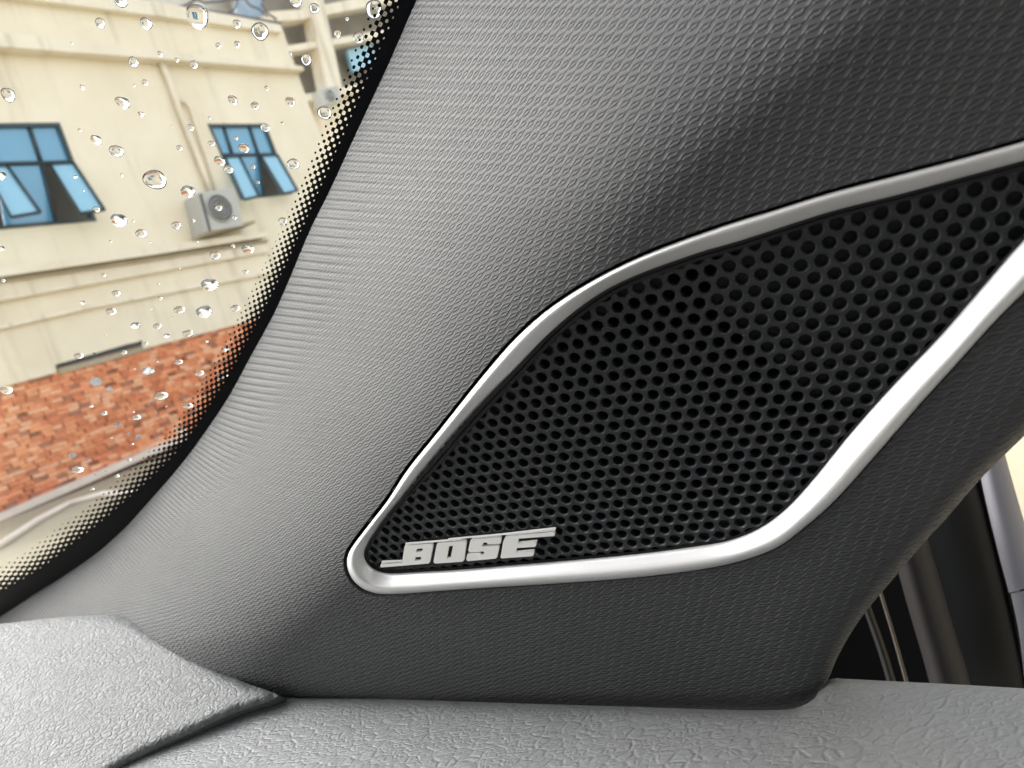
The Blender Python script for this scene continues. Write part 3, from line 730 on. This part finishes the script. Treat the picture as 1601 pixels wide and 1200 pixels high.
prism('string_course', [(-500, 600), (0, 508), (132, 478), (320, 442), (480, 412), (480, 417), (320, 447), (132, 484), (0, 514), (-500, 608)], .06, .08, 'cream2', bld)
# windows
def window(quad, bars, panes, sashes):
    w = bpy.data.objects.new('window', None); COL.objects.link(w); w.parent = bld
    frame('frame', quad, .05, .01, .10, 'winframe', w)
    for a, b in bars: tube('frame', [w_of(fp(*a, -.02)), w_of(fp(*b, -.02))], .028, 'winframe', w, 4)
    for p in panes: prism('pane', p, -.04, .01, 'pane', w)
    for p, outs in sashes:
        s = prism('sash', p, 0, .02, 'pane_light', w, outs)
        q = [fp(u, v, o) for (u, v), o in zip(p, outs)]
        for k in range(4): tube('frame', [w_of(q[k] + NF * .02), w_of(q[(k + 1) % 4] + NF * .02)], .022, 'winframe', w, 4)
    prism('recess', [(quad[0][0] - 6, quad[0][1] - 5), (quad[1][0] + 3, quad[1][1] - 5), (quad[2][0] + 6, quad[2][1] + 8), (quad[3][0], quad[3][1] + 8)], -.45, .02, 'room', w)
window(WIN1, [((-50, 257), (114, 253)), ((43, 192), (64, 254)), ((64, 254), (87, 348)), ((-35, 193), (-12, 256))],
       [[(-75, 193), (-36, 193), (-13, 256), (-52, 257)], [(-35, 193), (43, 192), (64, 254), (-12, 256)], [(43, 192), (93, 191), (114, 253), (64, 254)], [(-12, 256), (64, 254), (87, 349), (8, 357)]],
       [([(76, 256), (113, 254), (162, 328), (124, 334)], [.0, .0, .42, .42]), ([(-28, 259), (9, 258), (62, 332), (16, 340)], [.0, .0, .42, .42])])
window(WIN2, [((341, 242), (432, 241)), ((348, 193), (363, 242)), ((388, 193), (404, 242)), ((404, 242), (412, 308))],
       [[(324, 193), (348, 193), (363, 242), (342, 242)], [(348, 193), (388, 193), (404, 242), (363, 242)], [(388, 193), (415, 193), (432, 241), (404, 242)], [(363, 242), (404, 242), (414, 308), (388, 311)]],
       [([(350, 245), (373, 244), (404, 307), (380, 312)], [.0, .0, .35, .35]), ([(406, 243), (432, 242), (464, 298), (442, 303)], [.0, .0, .35, .35])])
# drainpipes
def pp(pts, out): return [w_of(fp(u, v, out)) for u, v in pts]
tube('drainpipe', pp([(250, 94), (262, 122), (281, 175), (300, 222), (314, 258), (330, 300)], .07), .045, 'cream2', bld)
tube('drainpipe', pp([(284, 157), (290, 160), (297, 168), (302, 182), (312, 214), (324, 248), (338, 300)], .06), .032, 'cream2', bld)
# street-level brick wall, brick by brick
prism('shadow_slot', [(84, 567), (226, 531), (228, 538), (86, 576)], -.02, .06, 'slot', bld)  # dark prism standing in for the shadow under the plaster edge
prism('slot_sill', [(90, 576), (232, 538), (236, 546), (92, 585)], -.03, .1, 'dark_cream', bld)
bw = tag(empty('brick_wall'), 'rough orange brick base wall of the cream building above the white kerb', 'brick wall')
def fuv(u, v, out=0): p = fp(u, v, out); return p @ HC, p @ UPC
topl = [fuv(-150, 652, -.08), fuv(0, 610, -.08), fuv(420, 492, -.08), fuv(575, 452, -.08)]
botl = [fuv(-150, 880, -.08), fuv(0, 812, -.08), fuv(232, 712, -.08), fuv(430, 628, -.08), fuv(600, 555, -.08)]
us = [p[0] for p in topl]; vt = [p[1] for p in topl]; ub = [p[0] for p in botl]; vb = [p[1] for p in botl]
umin, umax = min(us[0], ub[0]), fuv(560, 500, -.08)[0]; vmax = max(vt) + .15; vmin = min(vb) - .05
def fpt(u, v, out): return HC * u + UPC * v + NF * (-(DF - out))
prism('mortar_bed', [(-160, 640), (-100, 625), (560, 450), (600, 570), (-160, 900)], -.115, .1, 'mortar', bw)
bricks = []
BWd, BHt = .15, .056; r_ = 0; v_ = vmin
shapes = []
for k in range(5):
    V = []; 
    for sx in (-1, 1):
        for sy in (-1, 1):
            for sz in (-1, 1): V.append((sx * BWd * .47 + random.uniform(-.008, .008), sz * BHt * .44 + random.uniform(-.005, .005), sy * .05))
    shapes.append(V)
BF = [(0, 1, 3, 2), (4, 6, 7, 5), (0, 4, 5, 1), (2, 3, 7, 6), (0, 2, 6, 4), (1, 5, 7, 3)]
while v_ < vmax:
    u_ = umin + (r_ % 2) * BWd * .5 + random.uniform(-.03, .03)
    while u_ < umax:
        if v_ < np.interp(u_, us, vt) + .06 and v_ > np.interp(u_, ub, vb) - .03 and random.random() > .03:
            c = fpt(u_, v_, -.10 + random.uniform(-.012, .016)); px = (U0 + F * c[0] / c[2], V0 + F * c[1] / c[2])
            bricks.append((c, px))
        u_ += BWd * random.choice([.8, 1, 1, 1.05])
    v_ += BHt * random.uniform(.97, 1.03); r_ += 1
inview = [b for b in bricks if b[1][0] > -12 and b[1][1] < 930 and b[1][0] < np.interp(b[1][1], E_EDGE[:, 1], E_EDGE[:, 0])]
rest = [b for b in bricks if not any(b is x for x in inview)]
inview.sort(key=lambda b: b[0][2])
one, more = inview[:300], inview[300:] + rest
RB = np.column_stack([M3 @ HC, M3 @ UPC, M3 @ NF])
bm_cache = {}
for c, px in one:
    kk_ = (random.randrange(5), random.choices(range(5), [3, 4, 2, 3, 1])[0])
    if kk_ not in bm_cache:
        me = bpy.data.meshes.new('brick'); me.from_pydata(shapes[kk_[0]], [], BF); me.materials.append(M['brick%d' % kk_[1]]); me.update(); bm_cache[kk_] = me
    o = bpy.data.objects.new('brick', bm_cache[kk_]); COL.objects.link(o); o.parent = bw
    Rz = Matrix.Rotation(random.uniform(-.03, .03), 3, 'Z'); A = Matrix([list(r) for r in RB]) @ Rz
    if A.determinant() < 0: A = A @ Matrix.Diagonal((-1, 1, 1)).to_3x3()
    o.matrix_world = Matrix.Translation(Vector(w_of(c))) @ A.to_4x4()
V = []; Fc = []
for c, px in more:
    b = len(V); s = random.choice(shapes); V += [w_of(c + HC * p[0] + UPC * p[1] + NF * p[2]) for p in s]; Fc += [tuple(b + i for i in f) for f in BF]
fbk = tag(obj('far_bricks', V, Fc, M['brick0'], bw), kind='stuff')
for k in range(1, 5): fbk.data.materials.append(M['brick%d' % k])
for k in range(len(more)):
    mi = random.choices(range(5), [3, 4, 2, 3, 1])[0]
    for f in range(6): fbk.data.polygons[k * 6 + f].material_index = mi
kb = tag(empty('kerb'), 'white painted kerb along the foot of the brick wall', 'kerb')
prism('kerb_bar', [(-300, 924), (0, 803), (120, 752), (232, 703), (420, 628), (600, 556), (602, 563), (422, 638), (233, 713), (120, 763), (0, 815), (-300, 938)], .12, .16, 'kerb', kb)
# pale arc built as a tube, standing in for the wiper's reflection
hz = lambda u, v: w_of(ray(u, v) * (CAM[2] - .03) / (ray(u, v) @ NAD))
tag(tube('wiper_reflection', [hz(-40, 872), hz(0, 852), hz(60, 812), hz(110, 786), hz(160, 772), hz(230, 768)], .035, 'kerb', None), 'pale arc standing in for a wiper reflection, in front of the kerb', 'wiper_reflection')
# air conditioners
def aircon(front, out, thick, fanc, fanr, label):
    a = tag(empty('air_conditioner'), label, 'air conditioner', 'air conditioners on the buildings')
    prism('casing', front, out, thick, 'ac', a)
    c = fp(*fanc, out + .01); 
    sc = fanr * (-(c @ np.array([0, 0, 1])) / F) * -1
    ringp = []
    def circ(rad, off, n=24): return [w_of(c + NF * off + (HC * math.cos(2 * math.pi * k / n) + UPC * math.sin(2 * math.pi * k / n)) * rad) for k in range(n)]
    obj('fan_opening', circ(sc, .004), [tuple(range(24))], M['acdark'], a)
    for rr_ in (1.0, .72, .44):
        p = circ(sc * rr_, .02); tube('fan_guard', p + [p[0]], .010, 'ac', a, 5)
    h = circ(sc * .22, .03, 12); obj('fan_hub', h + [w_of(c)], [tuple(range(12))], M['ac'], a)
    return a
ac1 = aircon([(309, 302), (366, 292), (379, 352), (323, 362)], .40, .38, (343, 325), 21, 'white outdoor unit on the cream wall under the drainpipes, left of the right window')
prism('side_seam', [(311, 303), (315, 302), (330, 360), (326, 361)], .405, .02, 'acdark', ac1)
prism('bracket', [(318, 363), (398, 344), (399, 348), (320, 368)], .36, .34, 'dark_cream', ac1)
aircon([(500, 139), (528, 134), (534, 158), (506, 164)], -2.0, .35, (516, 149), 9, 'small outdoor unit far off beside the dotted print, below the beams')

# far block with open beams, top right of the windscreen
fb = tag(empty('far_building'), 'cream frame of beams and columns behind the corner of the cream building', 'building')
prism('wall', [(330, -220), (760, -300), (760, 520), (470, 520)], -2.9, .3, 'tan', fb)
prism('lower_wall', [(455, 160), (640, 130), (760, 520), (470, 520)], -2.6, .3, 'cream', fb)
prism('beam', [(418, 18), (470, 14), (640, -20), (640, -2), (470, 30), (422, 33)], -2.2, .4, 'cream2', fb)
prism('beam', [(440, 72), (520, 60), (640, 38), (640, 50), (520, 70), (444, 82)], -2.2, .4, 'cream2', fb)
prism('beam', [(460, 150), (520, 139), (600, 122), (600, 134), (520, 151), (462, 160)], -2.3, .3, 'cream2', fb)
prism('column', [(474, -60), (493, -60), (535, 138), (513, 142)], -2.1, .4, 'cream2', fb)
prism('window', [(542, 78), (580, 68), (592, 100), (552, 112)], -2.55, .1, 'pane_light', fb)
prism('parapet', [(80, -90), (440, -60), (440, 60), (80, 20)], -3.6, .3, 'palegrey', fb)
# roof railing with thin curved bars and a blue sheet
rl = tag(empty('roof_railing'), 'dark bent metal railing and wires on the roof edge at the top of the windscreen', 'railing')
for a, b, c, d in (((205, -8), (238, 4), (262, 12), (300, 16)), ((262, 14), (290, 8), (310, -4), (330, -18)), ((330, 20), (352, 24), (366, 14), (372, -6)), ((378, -8), (390, 8), (405, 14), (418, 26)), ((412, -4), (408, 8), (420, 22), (432, 30)), ((296, -6), (320, 4), (345, 2), (372, -4))):
    tube('rail_bar', pp([a, b, c, d], -.35), .022, 'metalrail', rl, 5)
tube('top_rail', pp([(160, -6), (260, 9), (345, 20), (438, 36)], -.3), .03, 'metalrail', rl, 6)
bs = prism('tarpaulin', [(368, 2), (408, -6), (412, 24), (388, 27), (370, 18)], -.8, .08, 'bluegrey', None)
tag(bs, 'faded blue sheet behind the roof railing', 'tarpaulin')
# ground
G = 60; gv = [(-G, -G, 0), (G, -G, 0), (G, G, 0), (-G, G, 0)]
tag(obj('ground', gv, [(0, 1, 2, 3)], M['ground']), kind='structure')

# ------------------------------------------------------------------ right: door opening seen past the pillar
def band(name, line, wds, q, mt, parent, bulge=.0, seg=6):
    """a long moulded strip: traced centre line, width in photo units, rounded section"""
    L = spline(line, 40); n2 = normals2(L, False); w = np.interp(np.linspace(0, 1, 40), np.linspace(0, 1, len(wds)), wds)
    rows = []
    for k in range(seg + 1):
        t = k / seg * 2 - 1; P = L + n2 * (w * t)[:, None]
        qq = np.full(40, q) * (1 + bulge * math.sqrt(max(0, 1 - t * t))); rows.append(W3(P, qq))
    Fc = [(r * 40 + i, (r + 1) * 40 + i, (r + 1) * 40 + i + 1, r * 40 + i + 1) for r in range(seg) for i in range(39)]
    return obj(name, np.vstack(rows), Fc, M[mt], parent, True)
cab = tag(empty('car_cabin'), 'car cabin with dark door opening and rubber seals right of the pillar', 'car interior')
door = bpy.data.objects.new('door', None); COL.objects.link(door); door.parent = cab
def poly(name, pts, q, mt, parent, th=.01):
    P = np.array(pts, float); n = len(P); a = W3(P, np.full(n, q)); b = a + (M3 @ np.array([0, 0, 1.])) * th
    return obj(name, np.vstack([a, b]), [tuple(range(n))] + [(i, (i + 1) % n, n + (i + 1) % n, n + i) for i in range(n)], M[mt], parent)
poly('door_gap_shade', [(1180, 740), (1525, 640), (1645, 1010), (1645, 1140), (1180, 1140)], .40, 'void', door)  # near-black sheet whose colour supplies the shade in the door gap
band('seal', [(1333, 890), (1355, 950), (1378, 1015), (1402, 1095)], (6, 7), .47, 'rubber', door, .02)
band('seal_lip', [(1362, 880), (1379, 935), (1398, 998), (1425, 1095)], (2.6, 3.2), .50, 'rubber_lit', door, .012)
band('door_edge', [(1405, 790), (1428, 870), (1452, 955), (1480, 1050), (1498, 1120)], (28, 30, 30, 32), .52, 'rubber', door, .05, 10)
band('door_panel', [(1458, 690), (1482, 790), (1508, 900), (1532, 1000), (1560, 1120)], (56, 60, 62, 64, 64), .505, 'black', door, .008, 8)
band('door_panel_edge', [(1522, 700), (1560, 840), (1590, 960), (1618, 1100)], (8, 10, 12, 14), .50, 'black', door, .02)
mir = door
band('upper_trim', [(1542, 680), (1560, 760), (1584, 850), (1604, 919)], (20, 24, 26, 28), .53, 'lilac', mir, .03, 8)
band('lower_trim', [(1607, 922), (1618, 980), (1630, 1100)], (28, 26, 24), .53, 'lilac', mir, .03, 8)
# cream wall outside the side window
c0 = w_of(ray(1620, 700) * 5.0)
sw = tag(empty('side_building'), 'cream wall outside the side window, at the right edge', 'building')
aa = w_of(ray(1500, 300) * 6.0); bb = w_of(ray(2600, 700) * 2.5)
e = (bb - aa); e[2] = 0; e /= np.linalg.norm(e); nn = np.array([-e[1], e[0], 0])
V = [aa - e * .5 + np.array([0, 0, z - aa[2]]) for z in (0, 6)] + [aa + e * 9 + np.array([0, 0, z - aa[2]]) for z in (6, 0)]
V = V + [p + nn * .3 for p in V]
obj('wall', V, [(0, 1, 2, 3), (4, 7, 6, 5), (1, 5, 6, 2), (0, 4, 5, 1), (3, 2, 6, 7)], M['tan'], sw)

# ------------------------------------------------------------------ the rest of the cabin, round the camera
def box(name, x0, x1, y0, y1, z0, z1, mt, parent):
    V = [(x, y, z) for x in (x0, x1) for y in (y0, y1) for z in (z0, z1)]
    return obj(name, V, [(0, 1, 3, 2), (4, 6, 7, 5), (0, 4, 5, 1), (2, 3, 7, 6), (0, 2, 6, 4), (1, 5, 7, 3)], M[mt], parent)
cz_ = CAM[2]
box('roof_lining', -1.25, .42, -1.7, .02, cz_ + .26, cz_ + .30, 'headliner', cab)
box('seat_row', -1.2, .35, -1.6, -.75, cz_ - .75, cz_ + .02, 'seat', cab)
box('floor', -1.25, .42, -1.7, .9, cz_ - .8, cz_ - .76, 'seat', cab)
box('side_panel', .40, .44, -1.7, .0, cz_ - .8, cz_ - .16, 'seat', cab)
box('side_panel', -1.29, -1.25, -1.7, .05, cz_ - .8, cz_ - .16, 'seat', cab)
box('rear_panel', -1.25, .42, -1.74, -1.7, cz_ - .8, cz_ + .02, 'seat', cab)
bn = tag(empty('added_bonnet'), 'unseen dark bonnet added below the windscreen to darken the raindrops', 'car')  # out of view, added to give the raindrops dark arcs
box('added_bonnet_panel', -1.25, .40, .42, 2.0, cz_ - .50, cz_ - .46, 'bonnet', bn)
